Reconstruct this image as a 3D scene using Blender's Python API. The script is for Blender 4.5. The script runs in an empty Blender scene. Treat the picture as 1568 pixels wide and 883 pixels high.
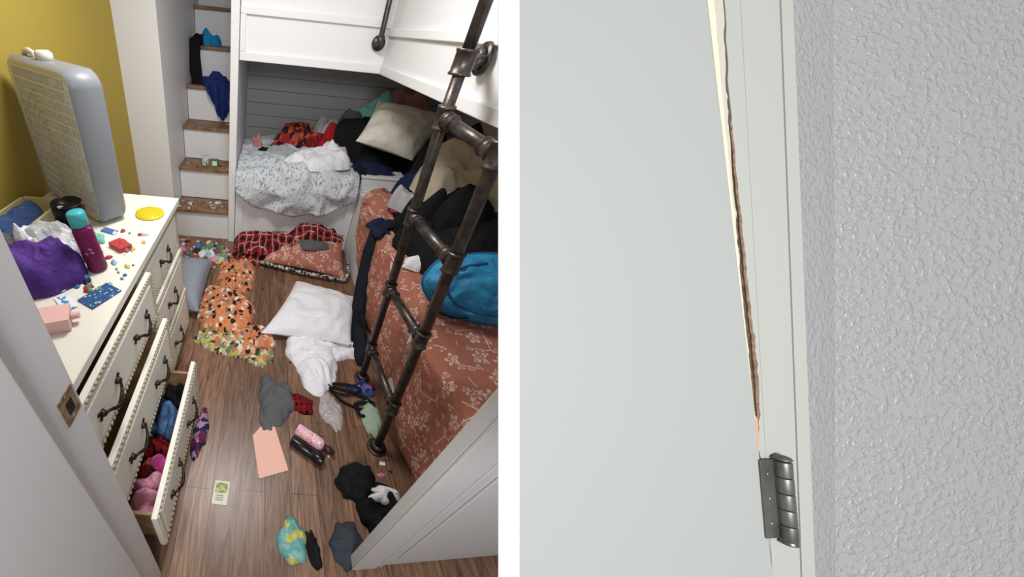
import bpy, math, random
from mathutils import Vector, Matrix, noise
random.seed(7)
sc=bpy.context.scene
sc.view_settings.view_transform='Standard'
def lin(c):
    out=[]
    for x in c[:3]:
        x=x/255.0
        out.append(x/12.92 if x<=0.04045 else ((x+0.055)/1.055)**2.4)
    return (out[0],out[1],out[2],1)
def newmat(name):
    m=bpy.data.materials.new(name); m.use_nodes=True
    nt=m.node_tree; b=nt.nodes['Principled BSDF']
    return m,nt,b
def N(nt,t,**k):
    n=nt.nodes.new(t)
    for a,v in k.items():
        setattr(n,a,v)
    return n
def mat(name,col,rough=.6,metal=0,col2=None,nscale=6,bump=0,bscale=40,bdist=.01,spec=.4):
    m,nt,b=newmat(name)
    b.inputs['Roughness'].default_value=rough; b.inputs['Metallic'].default_value=metal
    b.inputs['Specular IOR Level'].default_value=spec
    b.inputs['Base Color'].default_value=lin(col)
    tc=N(nt,'ShaderNodeTexCoord')
    if col2:
        n=N(nt,'ShaderNodeTexNoise'); n.inputs['Scale'].default_value=nscale; n.inputs['Detail'].default_value=4
        nt.links.new(tc.outputs['Object'],n.inputs['Vector'])
        r=N(nt,'ShaderNodeValToRGB'); r.color_ramp.elements[0].color=lin(col); r.color_ramp.elements[1].color=lin(col2)
        r.color_ramp.elements[0].position=.4; r.color_ramp.elements[1].position=.6
        nt.links.new(n.outputs['Fac'],r.inputs['Fac']); nt.links.new(r.outputs['Color'],b.inputs['Base Color'])
    if bump:
        n=N(nt,'ShaderNodeTexNoise'); n.inputs['Scale'].default_value=bscale; n.inputs['Detail'].default_value=3
        nt.links.new(tc.outputs['Object'],n.inputs['Vector'])
        bp=N(nt,'ShaderNodeBump'); bp.inputs['Strength'].default_value=bump; bp.inputs['Distance'].default_value=bdist
        nt.links.new(n.outputs['Fac'],bp.inputs['Height']); nt.links.new(bp.outputs['Normal'],b.inputs['Normal'])
    return m
def clothbump(nt,b,src='Object',scale=34,strength=.6,dist=.012):
    tc=N(nt,'ShaderNodeTexCoord')
    n=N(nt,'ShaderNodeTexNoise'); n.inputs['Scale'].default_value=scale; n.inputs['Detail'].default_value=3; n.inputs['Distortion'].default_value=1.2
    nt.links.new(tc.outputs[src],n.inputs['Vector'])
    bp=N(nt,'ShaderNodeBump'); bp.inputs['Strength'].default_value=strength; bp.inputs['Distance'].default_value=dist
    nt.links.new(n.outputs['Fac'],bp.inputs['Height']); nt.links.new(bp.outputs['Normal'],b.inputs['Normal'])
def fabric(name,col,col2=None,nscale=8):
    m=mat(name,col,.9,0,col2,nscale,0,260,.003,.15); clothbump(m.node_tree,m.node_tree.nodes['Principled BSDF']); return m
def uvcoord(nt,warp=0,ws=20):
    tc=N(nt,'ShaderNodeTexCoord'); v=tc.outputs['UV']
    if warp:
        n=N(nt,'ShaderNodeTexNoise'); n.inputs['Scale'].default_value=ws; nt.links.new(v,n.inputs['Vector'])
        s=N(nt,'ShaderNodeVectorMath',operation='SUBTRACT'); nt.links.new(n.outputs['Color'],s.inputs[0]); s.inputs[1].default_value=(.5,.5,.5)
        s2=N(nt,'ShaderNodeVectorMath',operation='SCALE'); nt.links.new(s.outputs[0],s2.inputs[0]); s2.inputs['Scale'].default_value=warp
        a=N(nt,'ShaderNodeVectorMath',operation='ADD'); nt.links.new(v,a.inputs[0]); nt.links.new(s2.outputs[0],a.inputs[1]); v=a.outputs[0]
    return v
def spots(name,cols,scale,base=None,dens=.45,warp=.03,rough=.9):
    m,nt,b=newmat(name); b.inputs['Roughness'].default_value=rough; b.inputs['Specular IOR Level'].default_value=.15
    v=uvcoord(nt,warp,scale*1.3)
    vo=N(nt,'ShaderNodeTexVoronoi'); vo.inputs['Scale'].default_value=scale; nt.links.new(v,vo.inputs['Vector'])
    sp=N(nt,'ShaderNodeSeparateColor'); nt.links.new(vo.outputs['Color'],sp.inputs[0])
    r=N(nt,'ShaderNodeValToRGB'); r.color_ramp.interpolation='CONSTANT'
    els=r.color_ramp.elements
    els[0].position=0; els[0].color=lin(cols[0]); els[1].position=1/len(cols); els[1].color=lin(cols[1%len(cols)])
    for i in range(2,len(cols)):
        e=els.new(i/len(cols)); e.color=lin(cols[i])
    nt.links.new(sp.outputs[0],r.inputs['Fac']); out=r.outputs['Color']
    if base:
        lt=N(nt,'ShaderNodeMath',operation='LESS_THAN'); nt.links.new(vo.outputs['Distance'],lt.inputs[0]); lt.inputs[1].default_value=dens
        mx=N(nt,'ShaderNodeMix',data_type='RGBA'); nt.links.new(lt.outputs[0],mx.inputs['Factor']); mx.inputs['A'].default_value=lin(base); nt.links.new(out,mx.inputs['B']); out=mx.outputs['Result']
    nt.links.new(out,b.inputs['Base Color'])
    if rough>.6: clothbump(nt,b)
    return m
def mathf(nt):
    def M(op,*a):
        n=N(nt,'ShaderNodeMath',operation=op)
        for i,x in enumerate(a):
            if isinstance(x,(int,float)): n.inputs[i].default_value=x
            else: nt.links.new(x,n.inputs[i])
        return n.outputs[0]
    return M
def floral(name,base,ink,scale=11,petal=5,fac=.7):
    m,nt,b=newmat(name); b.inputs['Roughness'].default_value=.85; b.inputs['Specular IOR Level'].default_value=.15
    v=uvcoord(nt,.012,25); M=mathf(nt)
    masks=[]
    for sc_,rad,pt in ((scale,.30,petal),(scale*2.1,.30,3)):
        vo=N(nt,'ShaderNodeTexVoronoi',voronoi_dimensions='2D'); vo.inputs['Scale'].default_value=sc_; vo.inputs['Randomness'].default_value=.8; nt.links.new(v,vo.inputs['Vector'])
        d=N(nt,'ShaderNodeVectorMath',operation='SUBTRACT'); nt.links.new(v,d.inputs[0]); nt.links.new(vo.outputs['Position'],d.inputs[1])
        sp=N(nt,'ShaderNodeSeparateXYZ'); nt.links.new(d.outputs[0],sp.inputs[0])
        an=M('ARCTAN2',sp.outputs['Y'],sp.outputs['X'])
        cs=M('ABSOLUTE',M('COSINE',M('MULTIPLY',an,pt/2)))
        rr=M('MULTIPLY',M('ADD',M('MULTIPLY',cs,.75),.25),rad)
        dist=vo.outputs['Distance']
        a=M('LESS_THAN',dist,rr); c=M('GREATER_THAN',dist,M('MULTIPLY',rr,.6))
        cen=M('LESS_THAN',dist,rad*.16)
        mk=M('MAXIMUM',M('MULTIPLY',a,c),cen)
        s2=N(nt,'ShaderNodeSeparateColor'); nt.links.new(vo.outputs['Color'],s2.inputs[0])
        masks.append(M('MULTIPLY',mk,M('GREATER_THAN',s2.outputs[0],.4)))
    ve=N(nt,'ShaderNodeTexVoronoi',voronoi_dimensions='2D',feature='DISTANCE_TO_EDGE'); ve.inputs['Scale'].default_value=scale*.8; nt.links.new(v,ve.inputs['Vector'])
    nn=N(nt,'ShaderNodeTexNoise'); nn.inputs['Scale'].default_value=scale*.9; nt.links.new(v,nn.inputs['Vector'])
    st=M('MULTIPLY',M('LESS_THAN',ve.outputs['Distance'],.018),M('GREATER_THAN',nn.outputs['Fac'],.53))
    mk=M('MAXIMUM',M('MAXIMUM',masks[0],masks[1]),st)
    mx=N(nt,'ShaderNodeMix',data_type='RGBA'); nt.links.new(M('MULTIPLY',mk,fac),mx.inputs['Factor']); mx.inputs['A'].default_value=lin(base); mx.inputs['B'].default_value=lin(ink)
    nt.links.new(mx.outputs['Result'],b.inputs['Base Color']); clothbump(nt,b,'Object',14,.5,.02); return m
def plaid(name,c1,c2,c3,per=.09):
    m,nt,b=newmat(name); b.inputs['Roughness'].default_value=.9; b.inputs['Specular IOR Level'].default_value=.1
    v=uvcoord(nt,.07,11); sp=N(nt,'ShaderNodeSeparateXYZ'); nt.links.new(v,sp.inputs[0]); M=mathf(nt)
    fs=[M('FRACT',M('DIVIDE',sp.outputs[k],per)) for k in ('X','Y')]
    blk=M('MULTIPLY',M('ADD',M('LESS_THAN',fs[0],.45),M('LESS_THAN',fs[1],.45)),.5)
    ln=M('MAXIMUM',M('COMPARE',fs[0],.72,.03),M('COMPARE',fs[1],.72,.03))
    mx=N(nt,'ShaderNodeMix',data_type='RGBA'); nt.links.new(blk,mx.inputs['Factor']); mx.inputs['A'].default_value=lin(c1); mx.inputs['B'].default_value=lin(c2)
    m2=N(nt,'ShaderNodeMix',data_type='RGBA'); nt.links.new(ln,m2.inputs['Factor']); nt.links.new(mx.outputs['Result'],m2.inputs['A']); m2.inputs['B'].default_value=lin(c3)
    nt.links.new(m2.outputs['Result'],b.inputs['Base Color']); clothbump(nt,b); return m
class MB:
    def __init__(s): s.v=[];s.f=[];s.mi=[];s.sm=[];s.uv=[];s.mats=[]
    def m(s,mt):
        if mt not in s.mats: s.mats.append(mt)
        return s.mats.index(mt)
    def add(s,vs,fs,mt,sm=False,uv=None,M=None):
        o=len(s.v); i=s.m(mt)
        for k,p in enumerate(vs):
            p=Vector(p)
            if M: p=M@p
            s.v.append(p); s.uv.append(uv[k] if uv else (p.x,p.y+p.z))
        for f in fs: s.f.append([o+a for a in f]); s.mi.append(i); s.sm.append(sm)
    def box(s,x0,x1,y0,y1,z0,z1,mt,M=None):
        vs=[(x,y,z) for z in (z0,z1) for y in (y0,y1) for x in (x0,x1)]
        s.add(vs,[(0,2,3,1),(4,5,7,6),(0,1,5,4),(2,6,7,3),(0,4,6,2),(1,3,7,5)],mt,False,None,M)
    def prism(s,pts,z0,z1,mt,M=None):
        n=len(pts); vs=[(p[0],p[1],z0) for p in pts]+[(p[0],p[1],z1) for p in pts]
        fs=[tuple(reversed(range(n))),tuple(range(n,2*n))]+[(i,(i+1)%n,n+(i+1)%n,n+i) for i in range(n)]
        s.add(vs,fs,mt,False,None,M)
    def tube(s,pts,r,mt,seg=12,caps=True,M=None,flat=1.0):
        pts=[Vector(p) for p in pts]; n=len(pts)
        rs=r if isinstance(r,(list,tuple)) else [r]*n
        t=(pts[1]-pts[0]).normalized()
        up=Vector((0,0,1)) if abs(t.z)<.9 else Vector((1,0,0))
        a=t.cross(up).normalized(); vs=[]
        for i in range(n):
            if i==0: t=(pts[1]-pts[0])
            elif i==n-1: t=(pts[-1]-pts[-2])
            else: t=(pts[i+1]-pts[i-1])
            if t.length<1e-9: t=Vector((0,0,1))
            t=t.normalized()
            a=(a-t*a.dot(t)); a=a.normalized() if a.length>1e-6 else t.orthogonal().normalized()
            b=t.cross(a)
            for k in range(seg):
                an=2*math.pi*k/seg
                vs.append(pts[i]+a*math.cos(an)*rs[i]+b*math.sin(an)*rs[i]*flat)
        fs=[(i*seg+k,i*seg+(k+1)%seg,(i+1)*seg+(k+1)%seg,(i+1)*seg+k) for i in range(n-1) for k in range(seg)]
        if caps: fs+= [tuple(reversed(range(seg))),tuple(range((n-1)*seg,n*seg))]
        s.add(vs,fs,mt,True,None,M)
    def lathe(s,prof,mt,M,seg=28):
        n=len(prof); vs=[]
        for r,z in prof:
            for k in range(seg):
                an=2*math.pi*k/seg; vs.append((r*math.cos(an),r*math.sin(an),z))
        fs=[(i*seg+k,i*seg+(k+1)%seg,(i+1)*seg+(k+1)%seg,(i+1)*seg+k) for i in range(n-1) for k in range(seg)]
        fs+=[tuple(reversed(range(seg))),tuple(range((n-1)*seg,n*seg))]
        s.add(vs,fs,mt,True,None,M)
    def grid(s,fn,nu,nv,mt,M=None):
        vs=[];uv=[]
        for j in range(nv+1):
            for i in range(nu+1):
                p,q=fn(i/nu,j/nv); vs.append(p); uv.append(q)
        fs=[(j*(nu+1)+i,j*(nu+1)+i+1,(j+1)*(nu+1)+i+1,(j+1)*(nu+1)+i) for j in range(nv) for i in range(nu)]
        s.add(vs,fs,mt,True,uv,M)
    def crumple(s,cx,cy,z0,rx,ry,h,mt,seed,rot=0,fr=8,edge=.45,nr=30,na=110,M=None,flat=.45):
        cr_,sr_=math.cos(rot),math.sin(rot)
        amp=min(.42*h,.34/fr); body=h-amp
        def fn(u,v):
            th=2*math.pi*u; c,s_=math.cos(th),math.sin(th); rr=max(v,.001)
            Re=1+edge*noise.noise(Vector((c*1.4+seed*3.17,s_*1.4,seed*1.3)))+edge*.28*noise.noise(Vector((c*3.4+seed,s_*3.4,seed*2.1)))
            x=rx*Re*rr*c; y=ry*Re*rr*s_
            q=Vector((x*fr*.8,y*fr*.8,seed*7.31)); w=noise.noise_vector(q*.6)
            a1=noise.noise(q+w*1.3); n1=1-2.6*math.sqrt(a1*a1+.0012)
            a2=noise.noise(q*2.1+w*2.2+Vector((3,5,1))); n2=1-2.4*math.sqrt(a2*a2+.002)
            low=noise.noise(Vector((x/rx*1.1+seed*1.7,y/ry*1.1,seed)))
            dome=max(0,1-rr**2.6)**.6
            z=dome*(body*(.8+.7*low)+amp*(.35+.65*n1+.28*n2))+.004*(1-rr)
            z=max(z,.003*(1-rr)+.0015)
            lat=min(h*.2,.02)*(1-rr**4)
            X=x+w.x*lat; Y=y+w.y*lat
            return (cx+X*cr_-Y*sr_,cy+X*sr_+Y*cr_,z0+z),(x+seed,y)
        s.grid(fn,na,nr,mt,M)
    def pillow(s,A,B_,C,D,T,mt,seed=1,wr=.012,n=36):
        A,B_,C,D=map(Vector,(A,B_,C,D)); nm=(B_-A).cross(D-A).normalized()
        W=(B_-A).length; H=(D-A).length
        for sg in (1,-1):
            def fn(u,v):
                a=2*u-1;b=2*v-1
                pin=.07
                uu=.5+.5*a*(1-pin*(1-b*b)*abs(a)**2); vv=.5+.5*b*(1-pin*(1-a*a)*abs(b)**2)
                p=A*(1-uu)*(1-vv)+B_*uu*(1-vv)+C*uu*vv+D*(1-uu)*vv
                hh=max(0,(1-a**4)*(1-b**4))**.5*(1-.3*(a*a+b*b)/2)
                q=Vector((uu*W*7,vv*H*7,seed*3.3)); w=noise.noise_vector(q*.6)
                an=noise.noise(q+w); wn=1-2.4*math.sqrt(an*an+.001)
                p=p+nm*(sg*hh*T*.5+(wr*wn*hh if sg>0 else 0)+T*.38)
                return p,(uu*W,vv*H)
            s.grid(fn,n,n,mt)
    def build(s,name,bevel=0,seg=2,solid=0):
        me=bpy.data.meshes.new(name)
        xs=[v.x for v in s.v];ys=[v.y for v in s.v];zs=[v.z for v in s.v]
        c=Vector(((min(xs)+max(xs))/2,(min(ys)+max(ys))/2,min(zs)))
        me.from_pydata([v-c for v in s.v],[],s.f)
        for mt in s.mats: me.materials.append(mt)
        me.polygons.foreach_set('material_index',s.mi); me.polygons.foreach_set('use_smooth',s.sm)
        ul=me.uv_layers.new(name='UVMap')
        for lp in me.loops: ul.data[lp.index].uv=s.uv[lp.vertex_index]
        me.update()
        o=bpy.data.objects.new(name,me); o.location=c; sc.collection.objects.link(o)
        if solid:
            md=o.modifiers.new('thick','SOLIDIFY'); md.thickness=solid; md.offset=-1
        if bevel:
            md=o.modifiers.new('bevel','BEVEL'); md.width=bevel; md.segments=seg; md.limit_method='ANGLE'
        return o
def axisM(p0,p1):
    p0=Vector(p0);d=(Vector(p1)-p0).normalized()
    return Matrix.Translation(p0)@d.to_track_quat('Z','Y').to_matrix().to_4x4()
# ---------------- camera ----------------
TH=math.radians(38.4); YAW=math.radians(2.0); RO=math.radians(5.86)
F=Vector((math.sin(YAW)*math.cos(TH),math.cos(YAW)*math.cos(TH),-math.sin(TH)))
R0=Vector((math.cos(YAW),-math.sin(YAW),0)); U0=R0.cross(F)
ER=R0*math.cos(RO)+U0*math.sin(RO); EU=-R0*math.sin(RO)+U0*math.cos(RO)
CAM=Vector((0,0,1.65))
Rm=Matrix((ER,EU,-F)).transposed().to_4x4()
cd=bpy.data.cameras.new('camera'); co=bpy.data.objects.new('camera',cd); sc.collection.objects.link(co)
co.matrix_world=Matrix.Translation(CAM)@Rm
cd.sensor_width=36; cd.lens=515/1600*36; cd.shift_x=(800-413)/1600; cd.clip_start=.02
sc.camera=co
# ---------------- materials ----------------
white=mat('white_paint',(226,226,229),.5,bump=.05,bscale=30)
white2=mat('white_gloss',(196,195,196),.35)
yellow=mat('yellow_paint',(176,154,66),.7,bump=.1,bscale=120)
dark_metal=mat('pipe_metal',(92,84,80),.38,.75,col2=(70,64,62),nscale=30,bump=.1,bscale=150)
cream=mat('dresser_paint',(226,224,214),.45,bump=.08,bscale=30)
bead=mat('dresser_trim',(180,170,144),.5)
bronze=mat('pull_bronze',(48,42,38),.4,.7)
treadw=mat('tread_wood',(146,112,82),.5,col2=(112,82,58),nscale=14)
fan_side=mat('fan_plastic_gray',(134,138,144),.4)
fan_w=mat('fan_plastic_white',(212,210,202),.45)
inwood=mat('drawer_wood',(176,140,98),.6,col2=(150,116,80),nscale=12)
blackm=mat('black_void',(16,15,15),.8)
def floor_mat():
    m,nt,b=newmat('floor_planks')
    g=N(nt,'ShaderNodeNewGeometry'); sp=N(nt,'ShaderNodeSeparateXYZ'); nt.links.new(g.outputs['Position'],sp.inputs[0])
    cb=N(nt,'ShaderNodeCombineXYZ'); nt.links.new(sp.outputs['Y'],cb.inputs['X']); nt.links.new(sp.outputs['X'],cb.inputs['Y'])
    br=N(nt,'ShaderNodeTexBrick'); br.offset=.37; br.inputs['Scale'].default_value=1
    br.inputs['Brick Width'].default_value=.95; br.inputs['Row Height'].default_value=.12
    br.inputs['Mortar Size'].default_value=.0014; br.inputs['Mortar Smooth'].default_value=.2
    br.inputs['Color1'].default_value=lin((106,80,65)); br.inputs['Color2'].default_value=lin((136,105,85)); br.inputs['Mortar'].default_value=lin((54,40,32))
    nt.links.new(cb.outputs[0],br.inputs['Vector'])
    mp=N(nt,'ShaderNodeMapping'); mp.inputs['Scale'].default_value=(1.6,13,1); nt.links.new(cb.outputs[0],mp.inputs['Vector'])
    n=N(nt,'ShaderNodeTexNoise'); n.inputs['Scale'].default_value=2.2; n.inputs['Detail'].default_value=9; n.inputs['Distortion'].default_value=2.2
    nt.links.new(mp.outputs[0],n.inputs['Vector'])
    r=N(nt,'ShaderNodeValToRGB'); r.color_ramp.elements[0].position=.3; r.color_ramp.elements[1].position=.7
    r.color_ramp.elements[0].color=(.46,.42,.38,1); r.color_ramp.elements[1].color=(1.4,1.34,1.28,1)
    nt.links.new(n.outputs['Fac'],r.inputs['Fac'])
    mx=N(nt,'ShaderNodeMix',data_type='RGBA',blend_type='MULTIPLY'); mx.inputs['Factor'].default_value=1
    nt.links.new(br.outputs['Color'],mx.inputs['A']); nt.links.new(r.outputs['Color'],mx.inputs['B'])
    nt.links.new(mx.outputs['Result'],b.inputs['Base Color'])
    b.inputs['Roughness'].default_value=.34
    bp=N(nt,'ShaderNodeBump'); bp.inputs['Strength'].default_value=.25; bp.inputs['Distance'].default_value=.003
    nt.links.new(n.outputs['Fac'],bp.inputs['Height']); nt.links.new(bp.outputs['Normal'],b.inputs['Normal'])
    return m
floorm=floor_mat()
def shiplap():
    m,nt,b=newmat('shiplap_gray')
    g=N(nt,'ShaderNodeNewGeometry'); sp=N(nt,'ShaderNodeSeparateXYZ'); nt.links.new(g.outputs['Position'],sp.inputs[0])
    M=mathf(nt)
    fr_=M('FRACT',M('DIVIDE',sp.outputs['Z'],.115)); ln=M('LESS_THAN',fr_,.05)
    mx=N(nt,'ShaderNodeMix',data_type='RGBA'); nt.links.new(ln,mx.inputs['Factor']); mx.inputs['A'].default_value=lin((172,174,176)); mx.inputs['B'].default_value=lin((104,104,106))
    nt.links.new(mx.outputs['Result'],b.inputs['Base Color']); b.inputs['Roughness'].default_value=.7
    return m
ship=shiplap()
def Bx(name,x0,x1,y0,y1,z0,z1,mt,bevel=0):
    b=MB(); b.box(x0,x1,y0,y1,z0,z1,mt); return b.build(name,bevel)
# ---------------- shell ----------------
Bx('floor',-1.3,2.0,-.8,4.5,-.1,0,floorm)
Bx('ceiling',-1.3,2.0,.1,4.5,2.5,2.6,white)
Bx('wall_left',-1.2,-1.085,.3,2.79,0,2.5,yellow)
Bx('wall_stairs',-1.2,-.79,2.79,4.4,0,2.5,white)
Bx('wall_back_stairs',-.79,-.24,4.32,4.42,0,2.5,white)
Bx('wall_back',-.24,2.0,3.8,3.9,0,2.5,ship)
Bx('wall_right',1.85,2.0,.5,3.8,0,2.5,white)
Bx('wall_partition',-.30,-.242,2.765,4.3,0,2.5,white,.004)
b=MB(); b.box(-1.2,-.2685,.10,.30,0,2.5,white2); b.box(-.2685,-.255,.02,.215,0,2.5,white2)
b.build('wall_front',.003)
b=MB()
brass=mat('strike_brass',(168,148,120),.45,.6,col2=(120,98,76),nscale=60)
b.box(-.2685,-.2665,.255,.292,1.145,1.205,brass); b.box(-.2665,-.2660,.266,.282,1.16,1.188,blackm)
for z in (1.151,1.199): b.tube([(-.2667,.274,z),(-.2655,.274,z)],[.004,.003],brass,10)
b.build('strike_plate',.0008)
# stairs
b=MB()
for i in range(6):
    y=2.79+.252*i; z=.292*(i+1)
    b.box(-.785,-.305,y+.01,y+.03,.292*i,z-.028,white)
    b.box(-.785,-.305,y-.015,y+.255,z-.028,z,treadw)
b.build('staircase',.004)
# platform
b=MB()
b.box(-.238,1.845,2.79,3.795,0,.595,white)
b.box(-.238,.83,2.775,2.79,.53,.595,white); b.box(-.238,.83,2.775,2.79,0,.08,white)
b.box(-.238,-.17,2.775,2.79,.08,.53,white); b.box(.76,.83,2.775,2.79,.08,.53,white)
b.build('bunk_base',.004)
Bx('bunk_base.001',.83,1.845,.5,2.77,0,.595,white,.004)
b=MB()
b.box(-.238,1.845,2.83,3.795,1.45,1.52,white)
b.box(-.238,.76,2.79,2.83,1.45,2.2,white)
b.box(-.238,.745,2.772,2.79,1.45,1.50,white); b.box(-.238,.745,2.772,2.79,1.70,1.74,white)
b.box(-.238,-.20,2.772,2.79,1.50,1.70,white)
b.build('upper_bunk',.004)
b=MB()
b.box(.80,1.845,.7,2.785,1.45,1.52,white)
b.box(.76,.80,.7,2.825,1.45,2.2,white)
b.box(.742,.76,.7,2.772,1.45,1.50,white); b.box(.742,.76,.7,2.772,1.66,1.70,white)
b.build('upper_bunk.001',.004)
# ladder
nf=Vector((.69,.84,0)); nt_=Vector((.616,.93,1.44)); ff=Vector((.70,1.27,0)); ft=Vector((.575,1.22,1.46))
b=MB()
r=.0195
b.tube([nf,nt_,nt_+(nt_-nf)*.35],r,dark_metal); b.tube([ff,ft,Vector((.60,1.28,1.60))],r,dark_metal)
def along(a,c,z): t=z/c.z; return a+(c-a)*t
def joint(p,d,l=.036,rr=.0255):
    d=d.normalized(); b.tube([p-d*l,p-d*l*.8,p-d*l*.75,p+d*l*.75,p+d*l*.8,p+d*l],[rr*1.1,rr*1.1,rr,rr,rr*1.1,rr*1.1],dark_metal)
for zn,zf in ((.34,.29),(.76,.72),(1.1,1.1),(1.43,1.46)):
    a=along(nf,nt_,zn); c=along(ff,ft,zf); b.tube([a,c],r,dark_metal)
    joint(a,nt_-nf); joint(c,ft-ff); d=(c-a).normalized(); joint(a+d*.04,d,.02); joint(c-d*.04,d,.02)
fl=Vector((.742,1.44,1.62)); el=Vector((.60,1.28,1.61))
b.tube([el,fl],r,dark_metal); joint(el,Vector((0,0,1)),.035,.032)
b.tube([fl+Vector((-.012,0,0)),fl+Vector((-.001,0,0))],[.05,.052],dark_metal,24); b.tube([fl+Vector((-.035,0,0)),fl+Vector((-.01,0,0))],[.03,.036],dark_metal,16)
b.tube([el,el+Vector((.0,.02,.5))],r,dark_metal)
for p in (nf,ff):
    b.tube([p+Vector((0,0,0)),p+Vector((0,0,.008))],[.05,.048],dark_metal,24); b.tube([p+Vector((0,0,.008)),p+Vector((0,0,.035))],[.036,.03],dark_metal,16)
b.build('pipe_ladder')
b=MB()
b.tube([(.69,2.768,1.62),(.69,2.735,1.62),(.69,2.725,1.635),(.685,2.72,1.67),(.68,2.72,2.3)],.017,dark_metal)
b.tube([(.69,2.771,1.62),(.69,2.76,1.62)],[.045,.042],dark_metal,24); b.tube([(.69,2.735,1.605),(.687,2.724,1.66)],[.024,.024],dark_metal)
b.build('pipe_handrail')
# dresser
b=MB()
XF=-.445; XB=-1.045; Y0=.36; YM=1.02; Y1=1.575
b.box(XB,XF+.02,Y0-.02,Y1+.015,.90,.93,cream)
b.box(XB,XF-.02,Y0,Y0+.02,.05,.9,cream); b.box(XB,XF-.02,Y1-.02,Y1,.05,.9,cream); b.box(XB,XF-.02,YM-.012,YM+.012,.05,.9,cream)
b.box(XB,XB+.01,Y0,Y1,.05,.9,cream); b.box(XB,XF-.02,Y0,Y1,.05,.07,cream)
for y in (Y0,Y1-.05):
    for x in (XF-.08,XB+.01): b.box(x,x+.05,y,y+.05,0,.05,cream)
rows=[(.66,.88),(.385,.64),(.085,.365)]
for z in (.65,.375,.89): b.box(XB,XF-.02,Y0,Y1,z-.01,z+.01,cream)
def handle(x,y,z):
    pts=[Vector((x+.012+.018*math.sin(math.pi*t/10),y+(t/10-.5)*.11,z-.022*math.sin(math.pi*t/10)+.006*math.sin(4*math.pi*t/10))) for t in range(11)]
    b.tube(pts,[.004+.003*math.sin(math.pi*t/10) for t in range(11)],bronze,8)
    for s in (-1,1):
        b.tube([(x,y+s*.055,z),(x+.016,y+s*.055,z)],[.014,.007],bronze,10)
        b.tube([(x,y+s*.068,z+.012),(x+.005,y+s*.068,z+.012)],[.009,.006],bronze,8)
        b.tube([(x,y+s*.066,z-.014),(x+.005,y+s*.066,z-.014)],[.008,.005],bronze,8)
def drawer(y0,y1,z0,z1,op):
    x=XF+op
    b.box(x-.02,x,y0,y1,z0,z1,cream)
    b.box(x,x+.005,y0+.035,y1-.035,z0+.035,z1-.035,cream)
    s=.018
    n=int((y1-y0)/s)
    for i in range(n):
        y=y0+s*(i+.2)
        for z in (z0+.004,z1-.014): b.box(x,x+.007,y,y+.011,z,z+.011,bead)
    n=int((z1-z0)/s)
    for i in range(n):
        z=z0+s*(i+.2)
        for y in (y0+.004,y1-.014): b.box(x,x+.007,y,y+.011,z,z+.011,bead)
    handle(x+.005,(y0+y1)/2-(y1-y0)*.22 if (y1-y0)>.6 else (y0+y1)/2,(z0+z1)/2)
    if (y1-y0)>.6: handle(x+.005,(y0+y1)/2+(y1-y0)*.22,(z0+z1)/2)
    if op>.03:
        zt=z1-.05
        b.box(XB+.1,x-.02,y0+.025,y0+.037,z0+.01,zt,inwood); b.box(XB+.1,x-.02,y1-.037,y1-.025,z0+.01,zt,inwood)
        b.box(XB+.1,x-.02,y0+.03,y1-.03,z0+.01,z0+.02,inwood)
for (z0,z1),op in zip(rows,(.04,.08,.185)): drawer(Y0+.005,YM-.005,z0,z1,op)
for (z0,z1),op in zip(rows,(.0,.012,.02)): drawer(YM+.005,Y1-.005,z0,z1,op)
b.build('dresser',.002,1)
# fan
b=MB()
ax=Vector((-.79,.61,0)).normalized(); ay=Vector((.61,.79,0)).normalized()
Mf=Matrix.Translation((-.657,1.232,.932))@Matrix((ax,ay,Vector((0,0,1)))).transposed().to_4x4()
W=.50;T=.12;Hh=.555
def rrect(w,h,r,n=6):
    pts=[]
    for cx,cz,a0 in ((w-r,r,-90),(w-r,h-r,0),(r,h-r,90),(r,r,180)):
        for k in range(n+1):
            a=math.radians(a0+90*k/n); pts.append((cx+r*math.cos(a),cz+r*math.sin(a)))
    return pts
n=len(rrect(W,Hh,.055)); vs=[];fs=[]
for inset,yy in ((.03,.008),(.012,0),(0,.014),(0,T-.014),(.012,T),(.03,T-.008)):
    for (x,z) in rrect(W-2*inset,Hh-2*inset,.055-inset*.6): vs.append((x+inset,yy,z+inset))
for i in range(5):
    for k in range(n): fs.append((i*n+k,i*n+(k+1)%n,(i+1)*n+(k+1)%n,(i+1)*n+k))
b.add(vs,[f for f in fs if f[0]>=n],fan_side,True,None,Mf)
b.add(vs,[f for f in fs if f[0]<n],fan_w,True,None,Mf)
for yy in (.006,T-.006):
    for i in range(30):
        x=.03+i*(W-.06)/29; b.box(x-.0022,x+.0022,yy-.002,yy+.002,.03,Hh-.03,fan_w,Mf)
    for i in range(14):
        z=.03+i*(Hh-.06)/13; b.box(.03,W-.03,yy-.0035,yy+.003,z-.003,z+.003,fan_w,Mf)
    for q in range(1,6):
        R=.035*q+.02
        b.tube([(W/2+R*math.cos(2*math.pi*k/32),yy-.004,Hh/2+R*math.sin(2*math.pi*k/32)) for k in range(33)],.002,fan_w,5,False,Mf)
b.tube([(W/2,.01,Hh/2),(W/2,.06,Hh/2)],.05,fan_w,24,True,Mf)
for q in range(5):
    a=2*math.pi*q/5
    b.add([(W/2+.04*math.cos(a),.03,Hh/2+.04*math.sin(a)),(W/2+.2*math.cos(a-.25),.03,Hh/2+.2*math.sin(a-.25)),(W/2+.21*math.cos(a+.35),.085,Hh/2+.21*math.sin(a+.35)),(W/2+.04*math.cos(a+.5),.07,Hh/2+.04*math.sin(a+.5))],[(0,1,2,3)],fan_side,True,None,Mf)
b.tube([(W*.55,T*.5,Hh-.005),(W*.55,T*.5,Hh+.022),(W*.55,T*.5,Hh+.03)],[.03,.03,.02],fan_w,20,True,Mf)
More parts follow.
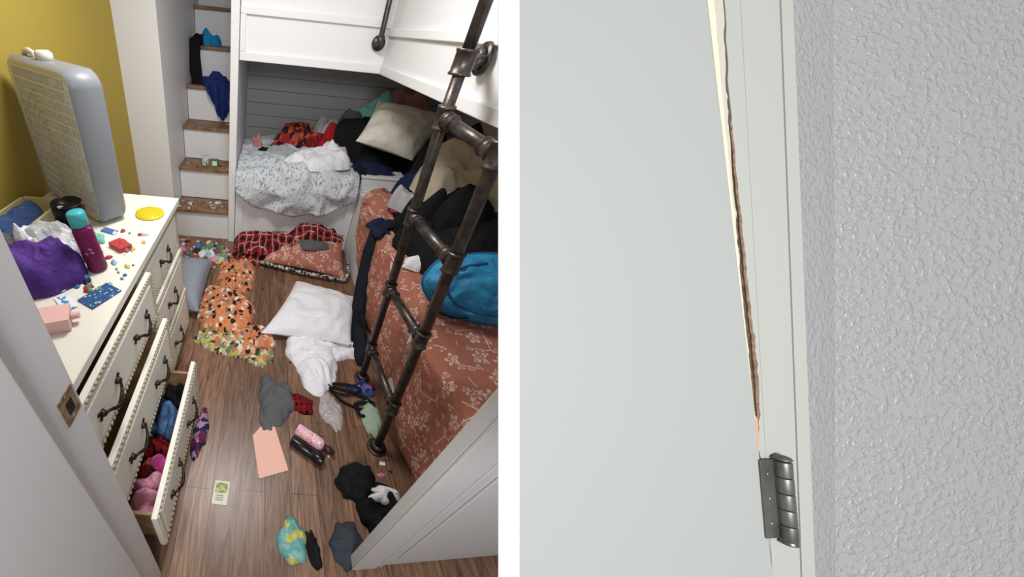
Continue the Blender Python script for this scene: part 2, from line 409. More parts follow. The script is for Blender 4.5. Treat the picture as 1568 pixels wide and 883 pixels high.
b.tube([(W*.7,T*.5,Hh-.01),(W*.72,T*.5,Hh+.012),(W*.8,T*.5,Hh+.018),(W*.88,T*.5,Hh+.012),(W*.9,T*.5,Hh-.01)],.01,fan_w,10,True,Mf)
b.build('box_fan')
# right-hand door of the room
b=MB()
p0=Vector((.469,.345,0)); d=(Vector((1.15,.42,0))-p0).normalized(); nn=Vector((d.y,-d.x,0))
Md=Matrix.Translation(p0)@Matrix((d,-nn,Vector((0,0,1)))).transposed().to_4x4()
b.box(0,.7,0,.035,.004,2.0,white2,Md)
b.box(0,.10,-.008,0,.004,2.0,white2,Md); b.box(.11,.122,-.006,0,.004,1.9,white2,Md); b.box(.16,.7,-.006,0,.1,1.9,white2,Md)
b.build('door_1',.004)
# =============== clothes, bedding and clutter ===============
wc=fabric('cloth_white',(230,230,237)); blk=fabric('cloth_black',(26,26,29)); navy=fabric('cloth_navy',(30,38,66)); gry=fabric('cloth_gray',(92,94,98))
lgry=fabric('cloth_light_gray',(176,178,182)); red=fabric('cloth_red',(160,32,38)); pink=fabric('cloth_pink',(222,156,182)); hpink=fabric('cloth_hot_pink',(196,76,138))
beige=fabric('cloth_beige',(190,178,158)); blue=fabric('cloth_blue',(66,88,136)); denim=fabric('cloth_denim',(70,104,150),(96,128,170),30); teal=fabric('cloth_teal',(124,194,184))
crm=fabric('pillow_cream',(230,226,216),(220,214,202),4); salmon=fabric('cloth_salmon',(192,128,124)); bblue=fabric('cloth_bright_blue',(30,134,186)); royal=fabric('cloth_royal_blue',(34,50,112))
rust=floral('rust_floral',(168,108,92),(224,204,194),9)
hallo=spots('halloween_print',[(36,34,36),(222,216,208),(116,110,108),(196,124,84),(40,38,40),(222,186,160)],30,(204,132,92),.48,.03)
greenf=spots('green_floral',[(196,182,106),(110,130,98),(220,214,200),(66,62,56),(192,118,90),(160,162,126)],40,None,.4,.04)
comfm=spots('comforter_print',[(132,145,164),(158,164,160),(126,136,154),(172,178,186)],56,(200,205,211),.36,.03)
redprint=spots('red_print',[(150,44,40),(110,30,30),(176,84,60),(40,32,34)],30)
purp=fabric('bag_purple',(92,62,140),(76,48,122),12)
plaidm=plaid('red_plaid',(150,34,42),(26,30,28),(190,176,170),.06)
blkred=plaid('black_red',(150,28,34),(24,20,22),(24,20,22),.03)
b=MB()
b.pillow((.06,1.53,.0),(.66,1.48,.0),(.80,1.98,.0),(.33,2.15,.0),.15,wc,2,.018)
b.crumple(.40,1.40,0,.15,.22,.09,wc,5,.2,9); b.crumple(.60,1.50,0,.12,.10,.08,wc,8,.2,10); b.crumple(.42,1.26,0,.09,.10,.05,wc,9,.2,10)
b.build('white_pillow')
b=MB(); b.crumple(.17,1.08,0,.11,.14,.07,gry,11,.2,9); b.crumple(.29,1.06,0,.10,.06,.05,blkred,12,0,12); b.crumple(.11,.97,0,.035,.10,.02,gry,14,.1,10); b.build('gray_sweatshirt')
b=MB()
b.crumple(-.17,2.22,0,.17,.27,.10,hallo,21,0,9,.35); b.crumple(-.20,1.80,0,.19,.30,.11,hallo,22,.1,8,.35); b.crumple(.0,1.5,0,.17,.13,.08,hallo,23,.5,10,.35)
b.build('halloween_blanket')
b=MB(); b.crumple(-.15,1.46,0,.23,.09,.08,greenf,31,-.28,10,.35); b.crumple(.06,1.38,0,.11,.08,.05,greenf,32,0,10); b.build('floral_fabric')
b=MB(); b.pillow((-.60,1.66,.0),(-.38,1.66,.0),(-.37,2.28,.0),(-.66,2.26,.0),.22,mat('cushion_blue_gray',(140,148,160),.85,bump=.6,bscale=60,bdist=.01),4,.006); b.build('gray_cushion')
b=MB()
A=(.05,2.40,.02);B2=(.74,2.24,.02);C=(.76,2.66,.20);D=(.12,2.70,.16)
b.pillow(A,B2,C,D,.12,rust,6,.006)
cord=[Vector(A)+(Vector(B2)-Vector(A))*t/20+Vector((0,-.015-.02*math.sin(math.pi*t/20),.025)) for t in range(21)]
cord=[Vector((-.02,2.52,.03)),Vector((.0,2.44,.03))]+cord+[Vector((.785,2.32,.05)),Vector((.79,2.45,.1))]
b.tube(cord,.016,spots('cord_print',[(30,28,30),(200,196,190)],70),10)
b.build('floor_cushion')
b=MB()
b.crumple(.16,2.56,.10,.36,.16,.18,plaidm,41,.0,6,.35); b.crumple(-.10,2.54,.0,.15,.14,.14,plaidm,42,0,9); b.crumple(.50,2.62,.22,.24,.12,.12,plaidm,43,0,8,.35)
b.build('plaid_blanket')
b=MB(); b.crumple(.47,2.47,.20,.14,.07,.05,gry,45,.1,10); b.build('gray_cloth')
b=MB()
b.tube([(.98,2.12,.64),(.90,2.1,.645),(.81,2.07,.61),(.775,2.0,.45),(.765,1.9,.24),(.75,1.76,.07),(.73,1.6,.045),(.715,1.42,.04),(.70,1.36,.02)],[.03,.05,.055,.05,.055,.06,.055,.05,.02],fabric('scarf_dark',(30,34,44)),14,True,None,.6)
b.crumple(.755,1.75,.0,.045,.2,.14,blk,46,0,12); b.crumple(.83,2.08,.6,.09,.10,.07,navy,47,0,12)
b.build('dark_scarf')
m,nt,bs=newmat('clear_plastic'); bs.inputs['Base Color'].default_value=lin((225,225,228)); bs.inputs['Roughness'].default_value=.12; bs.inputs['Alpha'].default_value=.42
b=MB(); b.crumple(.475,1.03,0,.06,.115,.03,m,51,.1,26,.4,24,80); b.build('plastic_wrapper')
b=MB()
def loop(cx,cy,rx,ry,rot,z=.012,w=.011,seed=0):
    pts=[]
    for k in range(25):
        a=2*math.pi*k/24; x=rx*math.cos(a)*(1+.2*math.sin(3*a+seed)); y=ry*math.sin(a)
        pts.append((cx+x*math.cos(rot)-y*math.sin(rot),cy+x*math.sin(rot)+y*math.cos(rot),z+.008*math.sin(2*a+seed)))
    b.tube(pts,w,blk,8,True,None,.4)
loop(.60,1.11,.12,.045,-.4); loop(.56,1.17,.09,.035,-.1,.02,.011,1); loop(.66,1.05,.05,.04,.5,.02,.012,2)
b.build('black_straps')
b=MB(); b.crumple(.68,1.19,0,.09,.06,.05,spots('purple_print',[(80,50,130),(40,40,80),(150,90,130),(60,90,150)],40),55); b.build('purple_cloth')
b=MB()
q=[(.05,.86),(.09,.655),(.225,.70),(.16,.91),(.12,.95)]
q=[Vector((x,y,0)) for x,y in q]
pts=[]
for i in range(5):
    a=q[i];c=q[(i+1)%5]; L=(c-a).length; n=max(2,int(L/.014)); nrm=Vector(((c-a).y,-(c-a).x,0)).normalized()
    for k in range(n*4):
        t=k/(n*4); pp=a+(c-a)*t+nrm*(.004*abs(math.sin(math.pi*t*n)) if i in (0,1,2) else 0); pts.append((pp.x,pp.y))
b.prism(pts,.0015,.0035,mat('pink_paper',(230,180,166),.8))
b.build('pink_card')
b=MB()
Mb=axisM((.275,.895,.032),(.46,.775,.028))
pk=spots('bottle_label',[(202,90,130),(235,230,230),(180,40,66),(220,170,70),(226,150,176)],75,(222,180,196),.42,.02,.4)
b.lathe([(.001,0),(.028,.001),(.031,.008),(.031,.13),(.026,.145),(.015,.155)],pk,Mb); b.lathe([(.015,.155),(.015,.165),(.019,.166),(.019,.19),(.012,.196),(.011,.215),(.001,.216)],mat('bottle_cap',(60,30,34),.35),Mb)
b.build('lotion_bottle')
b=MB(); Mb=axisM((.245,.835,.028),(.395,.735,.028)); bp_=mat('black_plastic',(22,22,24),.25)
b.lathe([(.001,0),(.024,.001),(.026,.006),(.026,.115),(.024,.118),(.024,.122),(.0265,.124),(.0265,.175),(.024,.18),(.001,.181)],bp_,Mb); b.build('black_bottle')
b=MB(); Mc=Matrix.Translation((-.08,.585,0))@Matrix.Rotation(-.06,4,'Z')
b.box(-.034,.034,-.048,.048,.001,.0025,mat('card_paper',(216,214,196),.6),Mc); b.box(-.027,.027,-.002,.040,.0025,.003,mat('card_green',(104,140,96),.6,col2=(206,196,120),nscale=60),Mc)
for k in range(3): b.box(-.02,.015,-.014-.009*k,-.011-.009*k,.0025,.0029,mat('card_ink',(110,120,110),.7),Mc)
b.build('playing_card',0)
b=MB(); b.crumple(.545,.655,0,.085,.08,.08,blk,61,.3,12); b.crumple(.60,.70,0,.04,.05,.05,blk,66,.3,12); b.build('black_sock')
b=MB(); b.crumple(.64,.53,0,.10,.12,.09,blk,62,0,10); b.crumple(.65,.60,.04,.07,.035,.05,wc,63,0,14); b.crumple(.47,.42,0,.07,.09,.05,fabric('cloth_charcoal',(58,62,70)),64,.3,10); b.build('black_leggings')
b=MB(); b.crumple(.235,.42,0,.062,.08,.05,spots('sock_print',[(104,170,164),(194,188,100),(104,166,162),(128,178,172)],40),67,.2,12,.25); b.crumple(.32,.40,0,.03,.07,.035,blk,68,.2,12); b.build('patterned_sock')
litc=[mat('litter_%d'%i,c,.6) for i,c in enumerate([(226,226,222),(180,60,66),(70,110,170),(216,180,80),(96,150,104),(214,136,166),(40,40,44),(156,190,204),(140,106,80),(210,206,200)])]
b=MB(); rnd=random.Random(5)
def litter(x0,x1,y0,y1,n,smin=.01,smax=.04,z=0):
    for _ in range(n):
        x=rnd.uniform(x0,x1);y=rnd.uniform(y0,y1);s=rnd.uniform(smin,smax);mt=rnd.choice(litc); a=rnd.uniform(0,6)
        M=Matrix.Translation((x,y,z))@Matrix.Rotation(a,4,'Z')
        k=rnd.random()
        if k<.4: b.crumple(0,0,0,s,s*.7,s*.7,mt,rnd.uniform(0,50),0,30,.5,6,16,M)
        elif k<.9: b.prism([(-s,-s*.5),(s*.8,-s*.6),(s,s*.4),(-s*.7,s*.6)],.001,rnd.choice([.003,.003,s*.5]),mt,M)
        else: b.lathe([(.001,0),(s*.5,.001),(s*.55,.008),(s*.4,.012),(.001,.013)],mt,M,12)
litter(-.74,-.22,2.42,2.74,75,.012,.046); litter(-.45,-.05,2.3,2.5,28,.01,.038); litter(.0,.2,2.36,2.44,6)
litter(.5,.76,1.2,1.7,10,.005,.018); litter(.4,.75,.6,1.1,14,.003,.01); litter(-.1,.3,1.2,2.2,6,.004,.012); litter(.66,.76,.7,.95,8,.008,.02)
b.prism([(-.24,2.33),(-.06,2.28),(-.04,2.38),(-.2,2.44)],.002,.005,litc[2])
b.build('floor_litter')
b=MB(); b.crumple(.70,1.0,0,.05,.12,.04,fabric('cloth_sage',(150,170,150)),71); b.build('sage_cloth')
b=MB(); z=.108
for i,(x,y,rx,ry,h,mt) in enumerate([(-.44,.92,.10,.06,.20,lgry),(-.35,.92,.06,.06,.20,blk),(-.40,.84,.09,.07,.19,navy),(-.35,.80,.06,.08,.20,denim),(-.47,.80,.07,.07,.18,denim),(-.46,.70,.07,.05,.22,wc),(-.38,.66,.10,.07,.20,blkred),(-.40,.59,.10,.06,.18,redprint),(-.36,.53,.07,.06,.18,pink),(-.45,.50,.08,.06,.19,hpink),(-.35,.46,.07,.06,.18,pink),(-.42,.43,.08,.03,.16,pink),(-.34,.60,.05,.05,.19,hpink)]):
    b.crumple(x,y,z,rx,ry,h,mt,80+i,0,16,.25)
b.build('drawer_clothes')
b=MB(); b.crumple(-.22,.86,0,.045,.12,.05,spots('print_b',[(100,40,70),(40,40,80),(160,130,150)],40),95,0,12); b.build('patterned_shirt')
zt=.931
b=MB(); Mc=Matrix.Translation((-.56,.945,zt))@Matrix.Rotation(-.12,4,'Y')
mg=spots('can_label',[(110,34,80),(130,50,96),(180,120,160)],60,(112,34,80),.25,.01,.35)
b.lathe([(.001,0),(.03,.001),(.032,.006),(.032,.155),(.027,.168),(.024,.17)],mg,Mc); b.lathe([(.024,.17),(.028,.171),(.028,.212),(.024,.218),(.001,.219)],mat('cap_teal',(70,178,188),.35),Mc)
b.build('hairspray_can')
b=MB(); Mc=Matrix.Translation((-.74,1.16,zt)); b.lathe([(.001,0),(.05,.001),(.055,.01),(.055,.095),(.056,.096),(.056,.135),(.054,.14),(.048,.136),(.046,.12),(.001,.118)],spots('jar_label',[(24,20,24),(30,24,30),(140,60,60),(190,180,180)],30,(26,22,26),.3,.02,.3),Mc)
b.build('dark_jar')
b=MB(); Mc=Matrix.Translation((-.51,1.385,zt)); ye=mat('yellow_silicone',(222,200,34),.4)
b.lathe([(.001,0),(.062,0),(.064,.004),(.062,.01),(.001,.01)],ye,Mc)
for i in range(-3,4):
    for j in range(-3,4):
        if (i*i+j*j)<11: b.lathe([(.007,.009),(.0065,.013),(.003,.0155),(.0005,.016)],ye,Mc@Matrix.Translation((i*.0165,j*.0165,0)),10)
b.build('yellow_fidget_toy')
b=MB(); b.crumple(-.70,.87,zt,.115,.115,.17,purp,101,.2,8,.25,flat=.6); b.build('purple_bag')
b=MB()
for i,(x,y,rx,ry,h,mt) in enumerate([(-.78,1.07,.10,.08,.11,lgry),(-.70,1.07,.08,.06,.08,wc),(-.90,.96,.08,.06,.12,gry),(-.66,1.13,.05,.04,.05,teal),(-.62,1.02,.04,.05,.04,lgry),(-.88,.83,.08,.09,.08,blue),(-.83,1.01,.05,.05,.12,wc)]):
    b.crumple(x,y,zt,rx,ry,h,mt,110+i,0,16,.4)
b.build('dresser_clothes')
b=MB(); ty=mat('tray_yellow',(214,202,156),.6)
b.box(-1.04,-.86,1.0,1.34,zt,zt+.006,ty)
b.box(-.872,-.86,1.0,1.34,zt,zt+.06,ty); b.box(-1.04,-.86,1.0,1.012,zt,zt+.06,ty); b.box(-1.04,-.86,1.328,1.34,zt,zt+.06,ty); b.box(-1.04,-1.03,1.0,1.34,zt,zt+.06,ty)
b.crumple(-.95,1.17,zt+.01,.07,.12,.10,blue,120,0,14,.2)
b.build('storage_tray',.002)
b=MB(); Mc=Matrix.Translation((-.56,.66,zt))@Matrix.Rotation(.4,4,'Z'); pp=mat('pink_box',(222,180,176),.6)
b.box(-.04,.04,-.035,.035,0,.04,pp,Mc); b.box(-.042,.042,-.037,.037,.03,.045,pp,Mc); b.tube([(.042,0,.025),(.065,0,.025)],[.012,.01],pp,12,True,Mc); b.build('pink_box',.002)
b=MB(); Mc=Matrix.Translation((-.495,.80,zt))@Matrix.Rotation(-.5,4,'Z')
b.box(-.035,.035,-.055,.055,.001,.004,spots('card_blue_print',[(40,66,110),(80,130,180),(190,205,215)],90,(50,86,130),.3,.01,.5),Mc); b.prism([(-.10,-.09),(-.02,-.11),(-.01,-.07),(-.08,-.05)],.001,.003,spots('card_b2',[(80,140,190),(230,230,235)],80,None,.3,.01,.5),Mc); b.build('patterned_card')
b=MB()
def L2(x,y,s): 
    b.crumple(x,y,zt,s,s*.7,s*.9,rnd.choice(litc),rnd.uniform(0,50),rnd.uniform(0,3),26,.4,8,20)
L2(-.53,1.1,.03); L2(-.51,1.08,.02); L2(-.56,1.12,.02)
for _ in range(48): L2(rnd.uniform(-.66,-.45),rnd.uniform(.8,1.24),rnd.uniform(.005,.016))
b.prism([(-.58,1.09),(-.52,1.05),(-.49,1.09),(-.55,1.13)],zt+.001,zt+.02,litc[1])
b.prism([(-.66,1.2),(-.60,1.18),(-.59,1.21),(-.65,1.23)],zt+.001,zt+.004,litc[2])
b.build('dresser_trinkets')
# stairs clothes
b=MB(); zz=1.462
b.crumple(-.70,3.88,zz,.09,.07,.09,blk,131,0,12); b.tube([(-.74,3.84,zz+.04),(-.745,3.78,zz+.03),(-.745,3.765,zz-.08),(-.73,3.72,zz-.2),(-.71,3.69,1.20)],[.05,.06,.055,.06,.05],blk,12,True,None,.5); b.crumple(-.70,3.68,1.17,.07,.07,.08,blk,132,0,12)
b.build('black_clothes')
b=MB(); b.crumple(-.62,3.9,zz,.10,.08,.13,bblue,136,0,10,.3); b.build('blue_shirt')
b=MB(); b.crumple(-.52,3.64,1.17,.14,.09,.09,royal,134,0,10,.3)
def shirt(u,v):
    a=math.sin(math.pi*(.1+u*.75)); w=noise.noise(Vector((u*5,v*3,3)))
    return (-.62+.24*u*(1-.45*v)+.10*v+.015*w,3.52-.016*math.sin(u*19+v*3)-.02*math.sin(v*3.1)-.01*w,1.20-.30*v*(.45+.55*a)),(u*.2,v*.3)
b.grid(shirt,40,24,royal)
b.build('royal_blue_shirt',solid=.006)
b=MB(); Mc=Matrix.Translation((-.56,3.13,.585)); tin=spots('tin_label',[(230,230,226),(120,150,120),(60,60,60)],50,(204,206,200),.3,.01,.4)
b.lathe([(.001,0),(.03,0),(.032,.004),(.032,.08),(.03,.084),(.001,.084)],tin,Mc); b.build('tin_can')
b=MB(); Mc=Matrix.Translation((-.47,3.12,.585)); b.box(-.035,.035,-.02,.02,0,.065,mat('carton_green',(70,130,60),.6),Mc); b.box(-.022,.022,-.021,-.0195,.012,.052,litc[0],Mc); b.build('green_carton',.002)
b=MB()
for i in range(6):
    zz=.293+.292*i; yy=2.79+.252*i
    for _ in range((16,6,2,2,2,1)[i]):
        x=rnd.uniform(-.76,-.33); y=yy+rnd.uniform(.01,.2); s=rnd.uniform(.008,.03)
        M=Matrix.Translation((x,y,zz))@Matrix.Rotation(rnd.uniform(0,6),4,'Z'); mt=rnd.choice([litc[0],litc[7],litc[6],litc[0],litc[9]])
        b.prism([(-s,-s*.5),(s*.8,-s*.6),(s,s*.4),(-s*.7,s*.6)],.001,.003,mt,M)
b.build('stair_litter')
# lower bunk comforter
b=MB()
def comf(u,v):
    x=-.235+1.03*u
    hem=.60-.20*math.sin(math.pi*min(1,u*.95+.03))**.7+.015*math.sin(u*22)
    L1=.95; L2_=.70-hem; d=v*(L1+L2_)
    q=Vector((x*4,d*4,1.7)); w=noise.noise_vector(q*.7); an=noise.noise(q+w); f=1-2.2*math.sqrt(an*an+.001)
    puff=.045*f+.02
    if d<L1-.06: p=Vector((x,3.74-d,.66+puff+.06*math.sin(math.pi*u)))
    elif d<L1+.06:
        a=(d-L1+.06)/.12*math.pi/2
        p=Vector((x,2.80-.06*math.sin(a)-puff*math.sin(a),.60+.06*math.cos(a)+puff*math.cos(a)+.06*math.sin(math.pi*u)*math.cos(a)+.01))
    else: p=Vector((x+.01*math.sin(d*30),2.735-puff-.01,.60-(d-L1-.06)))
    return p,(x,d)
b.grid(comf,90,90,comfm); b.build('floral_comforter',solid=.012)
b=MB(); b.crumple(.48,2.98,.74,.27,.18,.16,wc,141,.1,9); b.crumple(.30,2.90,.73,.14,.10,.12,wc,142,0,9); b.crumple(.60,3.10,.76,.14,.12,.16,wc,149,0,9); b.build('white_blanket')
b=MB(); b.crumple(.33,3.45,.68,.28,.18,.30,redprint,143,0,8); b.crumple(.58,3.26,.72,.17,.11,.26,red,144,.6,9); b.crumple(.03,3.2,.70,.16,.08,.08,blk,145,.1,10); b.crumple(.14,3.3,.70,.12,.07,.12,redprint,146); b.crumple(-.1,3.4,.70,.05,.06,.14,salmon,147,0,12);b.build('red_clothes')
b=MB(); b.crumple(.95,3.42,.596,.5,.32,.46,blk,151,0,6,.3); b.crumple(.76,3.35,.80,.16,.12,.34,gry,156,0,9,.3); b.crumple(.58,3.5,.8,.15,.12,.26,lgry,162,0,9,.3); b.crumple(1.0,3.46,.98,.20,.10,.28,teal,163,0,9,.3); b.crumple(1.26,3.5,.96,.26,.12,.38,salmon,164,0,9,.3); b.crumple(1.48,3.35,.65,.3,.3,.42,navy,155,0,8); b.crumple(.95,2.98,.65,.27,.12,.14,navy,158,0,10); b.crumple(.83,2.92,.66,.06,.10,.14,blk,159)
b.build('dark_clothes_pile')
b=MB(); b.pillow((.74,3.02,.90),(1.24,2.96,.80),(1.60,3.28,1.10),(.93,3.36,1.17),.18,crm,9,.02); b.build('cream_pillow')
b=MB(); b.box(.84,1.22,2.83,3.02,.596,.70,white); b.box(.83,1.23,2.82,3.03,.70,.715,white); b.build('white_box',.004)
b=MB()
def cover(u,v):
    y=.5+2.1*u
    hem=.015 if y<2.05 else .015+(y-2.05)*.95
    L1=.62; L2_=.61-hem; d=v*(L1+L2_)
    q=Vector((y*3.2,d*2.5,4.2)); w=noise.noise_vector(q); an=noise.noise(q+w*.8); f=1-2.2*math.sqrt(an*an+.001)
    if d<L1-.04: p=Vector((1.45-d,y,.612+.014*f))
    elif d<L1+.04:
        a=(d-L1+.04)/.08*math.pi/2; p=Vector((.87-.045*math.sin(a),y,.575+.04*math.cos(a)+.014*f*math.cos(a)))
    else: p=Vector((.815-.014*f-.016*math.sin(y*13+d*2)-.01*(d-L1),y,.575-(d-L1-.04)*.97))
    return p,(y,d)
b.grid(cover,120,60,rust); b.build('rust_bed_cover',solid=.006)
b=MB(); b.crumple(.98,2.50,.60,.16,.22,.12,rust,160,.2,7); b.build('rust_sheet')
b=MB()
for i,(x,y,z,rx,ry,h,mt) in enumerate([(1.25,2.0,.62,.36,.5,.34,blk),(1.12,1.72,.62,.24,.25,.26,blk),(1.2,2.5,.62,.2,.2,.34,navy),(1.36,2.3,.80,.28,.28,.42,beige),(1.48,1.95,.80,.24,.24,.40,beige),(1.08,2.33,.68,.14,.12,.18,lgry),(1.3,2.55,.8,.22,.15,.42,blk),(1.05,1.98,.62,.14,.14,.32,blk),(1.0,2.3,.66,.05,.04,.07,hpink),(1.0,1.62,.62,.14,.07,.09,wc),(.91,1.85,.62,.06,.08,.13,blk),(1.3,1.6,.7,.17,.2,.24,blk),(1.5,2.7,.6,.25,.2,.6,navy),(1.2,1.85,.8,.2,.16,.26,blk)]):
    b.crumple(x,y,z,rx,ry,h,mt,170+i,0,8 if rx>.1 else 16,.35)
b.build('clothes_pile')
# slack blue pop-up hamper leaning on the pile
b=MB(); hb=mat('hamper_blue',(28,116,164),.55,col2=(44,142,190),nscale=9); clothbump(hb.node_tree,hb.node_tree.nodes['Principled BSDF'],'Object',18,.5,.02)
c0=Vector((1.06,1.22,.79)); uax=Vector((.94,-.20,.0)).normalized(); vax=Vector((.12,.42,.70)).normalized(); nax=uax.cross(vax)
def ham(sg):
    def fn(u,v):
        a=2*math.pi*u; c,s_=math.cos(a),math.sin(a)
        R=1+.06*noise.noise(Vector((c*1.6,s_*1.6,3)))+.05*math.sin(2*a+.6)
        q=Vector((v*c*2.2,v*s_*2.2,5)); w=noise.noise_vector(q); an=noise.noise(q+w*.8); f=1-2.2*math.sqrt(an*an+.001)
        h=(1-v**3)**.5*(.07+.035*f) if sg>0 else -(1-v**3)**.5*.05
        return c0+uax*(.27*R*v*c)+vax*(.165*R*v*s_)+nax*h,(u,v)
    return fn
b.grid(ham(1),80,24,hb); b.grid(ham(-1),60,10,hb)
rim=[]
for k in range(61):
    p,_=ham(1)(k/60,1.0); rim.append(p)
b.tube(rim,.007,mat('hamper_rim',(22,84,128),.5),8,False)
inner=[ham(1)(k/40,.72)[0]+nax*.003 for k in range(12,33)]
b.tube(inner,.005,mat('hamper_rim_b',(18,74,118),.5),8)
b.tube([c0+uax*(-.24+.5*t)+vax*(-.13-.03*math.sin(7*t))+nax*(.05+.02*math.sin(9*t)) for t in [k/14 for k in range(15)]],.005,blk,6)
b.build('pop_up_hamper')
# --------- second place: split door jamb ----------
DV=.225
K=DV/505
MV=Matrix.Translation(CAM+F*DV)@Rm
def P(pts): return [((x)*K,(y)*K) for x,y in pts]
door_paint=mat('door_paint',(136,139,137),.5,bump=.06,bscale=25,bdist=.002)
jamb_paint=mat('jamb_paint',(142,144,140),.45)
jamb_edge=mat('jamb_edge_paint',(158,155,144),.5)
edge_highlight=mat('split_edge_highlight',(196,186,158),.5)  # highlight on the lit door edge, put into the colour as cream
rawwood=mat('raw_wood_dark',(84,68,56),.8,col2=(56,44,36),nscale=200)
split=mat('splinter_wood',(164,126,92),.7)
hmetal=mat('hinge_pewter',(104,103,100),.38,.7,col2=(88,87,84),nscale=60)
b=MB(); b.box(359*K,390*K,-520*K,520*K,-.0005,.0002,mat('divider_white',(250,250,250),.5),MV); b.build('scene_divider')  # white strip added to divide the two scenes, no real casing
el=lambda y:682+(418-y)*.1147
b=MB(); b.prism(P([(386,520),(386,-520),(el(-520),-520),(el(520),520)]),-.004,0,door_paint,MV); b.build('door_2',.0008,3)
cr=[(704,520,2),(709,418,2.5),(713,311,4),(719,241,5.5),(726,151,7.5),(734,71,9.5),(742,-19,11),(750,-89,12.5),(755,-149,14),(757,-199,11),(759,-249,5)]
crf=[]
for i in range(len(cr)-1):
    for k in range(9):
        t=k/9; a=cr[i];c=cr[i+1]; y=a[1]+(c[1]-a[1])*t
        crf.append((a[0]+(c[0]-a[0])*t+2.6*noise.noise(Vector((y*.03,1,1)))+1.0*noise.noise(Vector((y*.13,4,1))),y,(a[2]+(c[2]-a[2])*t)*(1+.5*noise.noise(Vector((y*.09,7,2))))))
crf.append(cr[-1])
left=[(x-w/2,y) for x,y,w in crf]; right=[(x+w/2,y) for x,y,w in crf]
b=MB()
mid=lambda y,x: el(y)+2+(x-el(y))*.36
b.prism(P([(el(520)+2,520),(el(-249)+1,-249),(el(-249)+2,-249)]+[(mid(y,x),y) for x,y in reversed(left[:-1])]),-.0022,-.0006,edge_highlight,MV)
b.prism(P([(mid(y,x)-1,y) for x,y in left]+list(reversed(left))),-.0022,-.0010,jamb_edge,MV)
b.prism(P(right+[(765,-262),(el(-262)+3,-262),(el(-520)+3,-520),(848,-520),(808,520)]),-.0022,-.001,jamb_paint,MV)
# exposed lighter wood along the right lip of the split
lip=[(x+w/2-(.28*w+.5),y) for x,y,w in crf if y<260]; lipr=[(x+w/2+.6,y) for x,y,w in crf if y<260]
b.prism(P(lip+list(reversed(lipr))),-.0021,-.0013,mat('raw_wood_mid',(118,94,74),.8,col2=(90,70,54),nscale=300),MV)
b.prism(P([(728,520),(738,520),(800,-520),(786,-520)]),-.002,-.0007,jamb_paint,MV)
b.prism(P([(790,520),(808,520),(848,-520),(828,-520)]),-.002,-.0001,jamb_paint,MV)
b.prism([(x*K,y*K) for x,y in [(660,520),(790,520),(800,-520),(700,-520)]],-.004,-.0022,rawwood,MV)
b.prism(P([(754,-195),(758,-200),(761,-235),(758,-256),(755,-240)]),-.002,-.0005,split,MV)
b.build('trim_2',.0003)
# hinge
Mh=MV@Matrix.Translation((756*K,-262*K,0))@Matrix.Rotation(math.radians(5.0),4,'Z')
b=MB()
b.box(0,22*K,-120*K,0,0,.0011,hmetal,Mh)
b.box(22*K,34*K,-124*K,0,.0,.0008,hmetal,Mh)
for k in range(5):
    y1=-1-k*24.4; y0=y1-23.6
    b.tube([(28*K,y0*K,.0025),(28*K,(y0+1)*K,.0025),(28*K,(y1-1)*K,.0025),(28*K,y1*K,.0025)],[8*K,9*K,9*K,8*K],hmetal,20,True,Mh)
b.tube([(28*K,0,.0025),(28*K,2*K,.0025),(28*K,5*K,.0025),(28*K,7*K,.0025)],[6*K,10*K,8*K,3*K],hmetal,20,True,Mh)
b.tube([(28*K,-130*K,.0025),(28*K,-127*K,.0025),(28*K,-122*K,.0025)],[4*K,9*K,8*K],hmetal,20,True,Mh)
for y in (-22,-60,-98): b.tube([(11*K,y*K,.0011),(11*K,y*K,.0016)],[4*K,3*K],hmetal,14,True,Mh)
b.build('door_hinge',.0002)
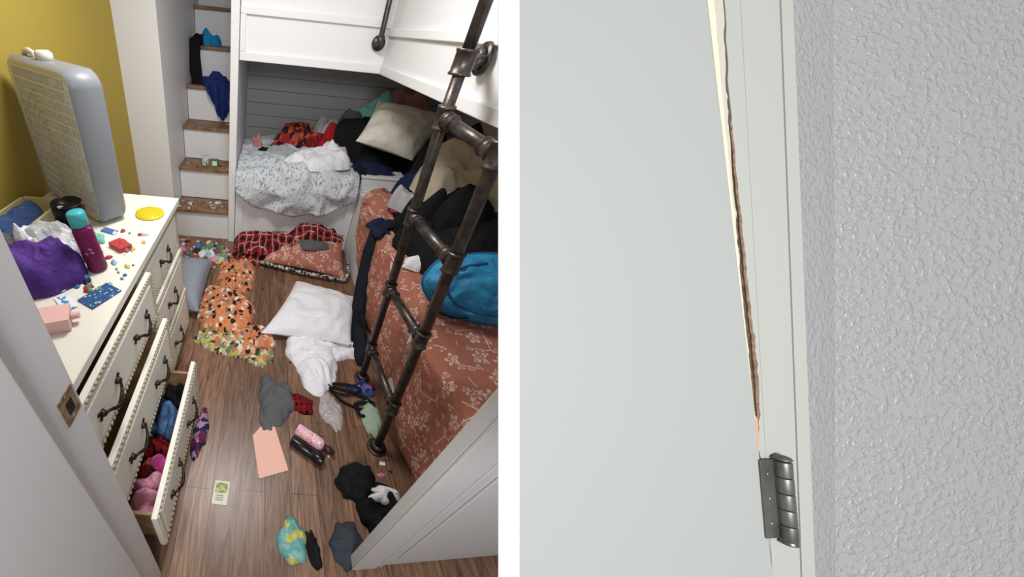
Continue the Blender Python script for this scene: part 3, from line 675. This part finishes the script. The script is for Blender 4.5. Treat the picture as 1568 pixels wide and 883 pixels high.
# textured wall
m,nt,bs=newmat('knockdown_wall')
tc=N(nt,'ShaderNodeTexCoord'); 
n1=N(nt,'ShaderNodeTexNoise'); n1.inputs['Scale'].default_value=235; n1.inputs['Detail'].default_value=2; n1.inputs['Distortion'].default_value=.35
nt.links.new(tc.outputs['Object'],n1.inputs['Vector'])
rp=N(nt,'ShaderNodeValToRGB'); rp.color_ramp.interpolation='EASE'; rp.color_ramp.elements[0].position=.4; rp.color_ramp.elements[1].position=.75
nt.links.new(n1.outputs['Fac'],rp.inputs['Fac'])
bp=N(nt,'ShaderNodeBump'); bp.inputs['Strength'].default_value=.62; bp.inputs['Distance'].default_value=.0015
nt.links.new(rp.outputs['Color'],bp.inputs['Height']); nt.links.new(bp.outputs['Normal'],bs.inputs['Normal'])
bs.inputs['Base Color'].default_value=lin((127,129,129)); bs.inputs['Roughness'].default_value=.4
b=MB()
vs=[]
for y in (-520,520):
    s=0 if y>0 else 1
    for x,z in ((806+s*34,-.0015),(922+s*4,-.013),(1400,.0)): vs.append((x*K,y*K*1.1,z))
b.add(vs,[(0,1,4,3),(1,2,5,4)],m,False,None,MV)
o=b.build('wall_textured'); md=o.modifiers.new('t','SOLIDIFY'); md.thickness=.01; md.offset=-1
# ---------------- lights ----------------
def area(name,loc,tgt,size,e,col=(1,1,1)):
    l=bpy.data.lights.new(name,'AREA'); l.size=size; l.energy=e; l.color=col
    o=bpy.data.objects.new(name,l); o.location=loc; sc.collection.objects.link(o)
    o.rotation_euler=(Vector(tgt)-Vector(loc)).to_track_quat('-Z','Y').to_euler()
area('ceiling_light',(-.15,1.5,2.45),(-.1,1.5,0),.5,31,(1,.99,.97))
area('fill_light',(.05,-.75,2.15),(.2,1.8,.7),.5,30,(1,.99,.98))  # unseen fill lamp added behind the camera to brighten bunk and jamb
w=bpy.data.worlds.new('world'); sc.world=w; w.use_nodes=True
w.node_tree.nodes['Background'].inputs[0].default_value=(1,1,1,1); w.node_tree.nodes['Background'].inputs[1].default_value=.4
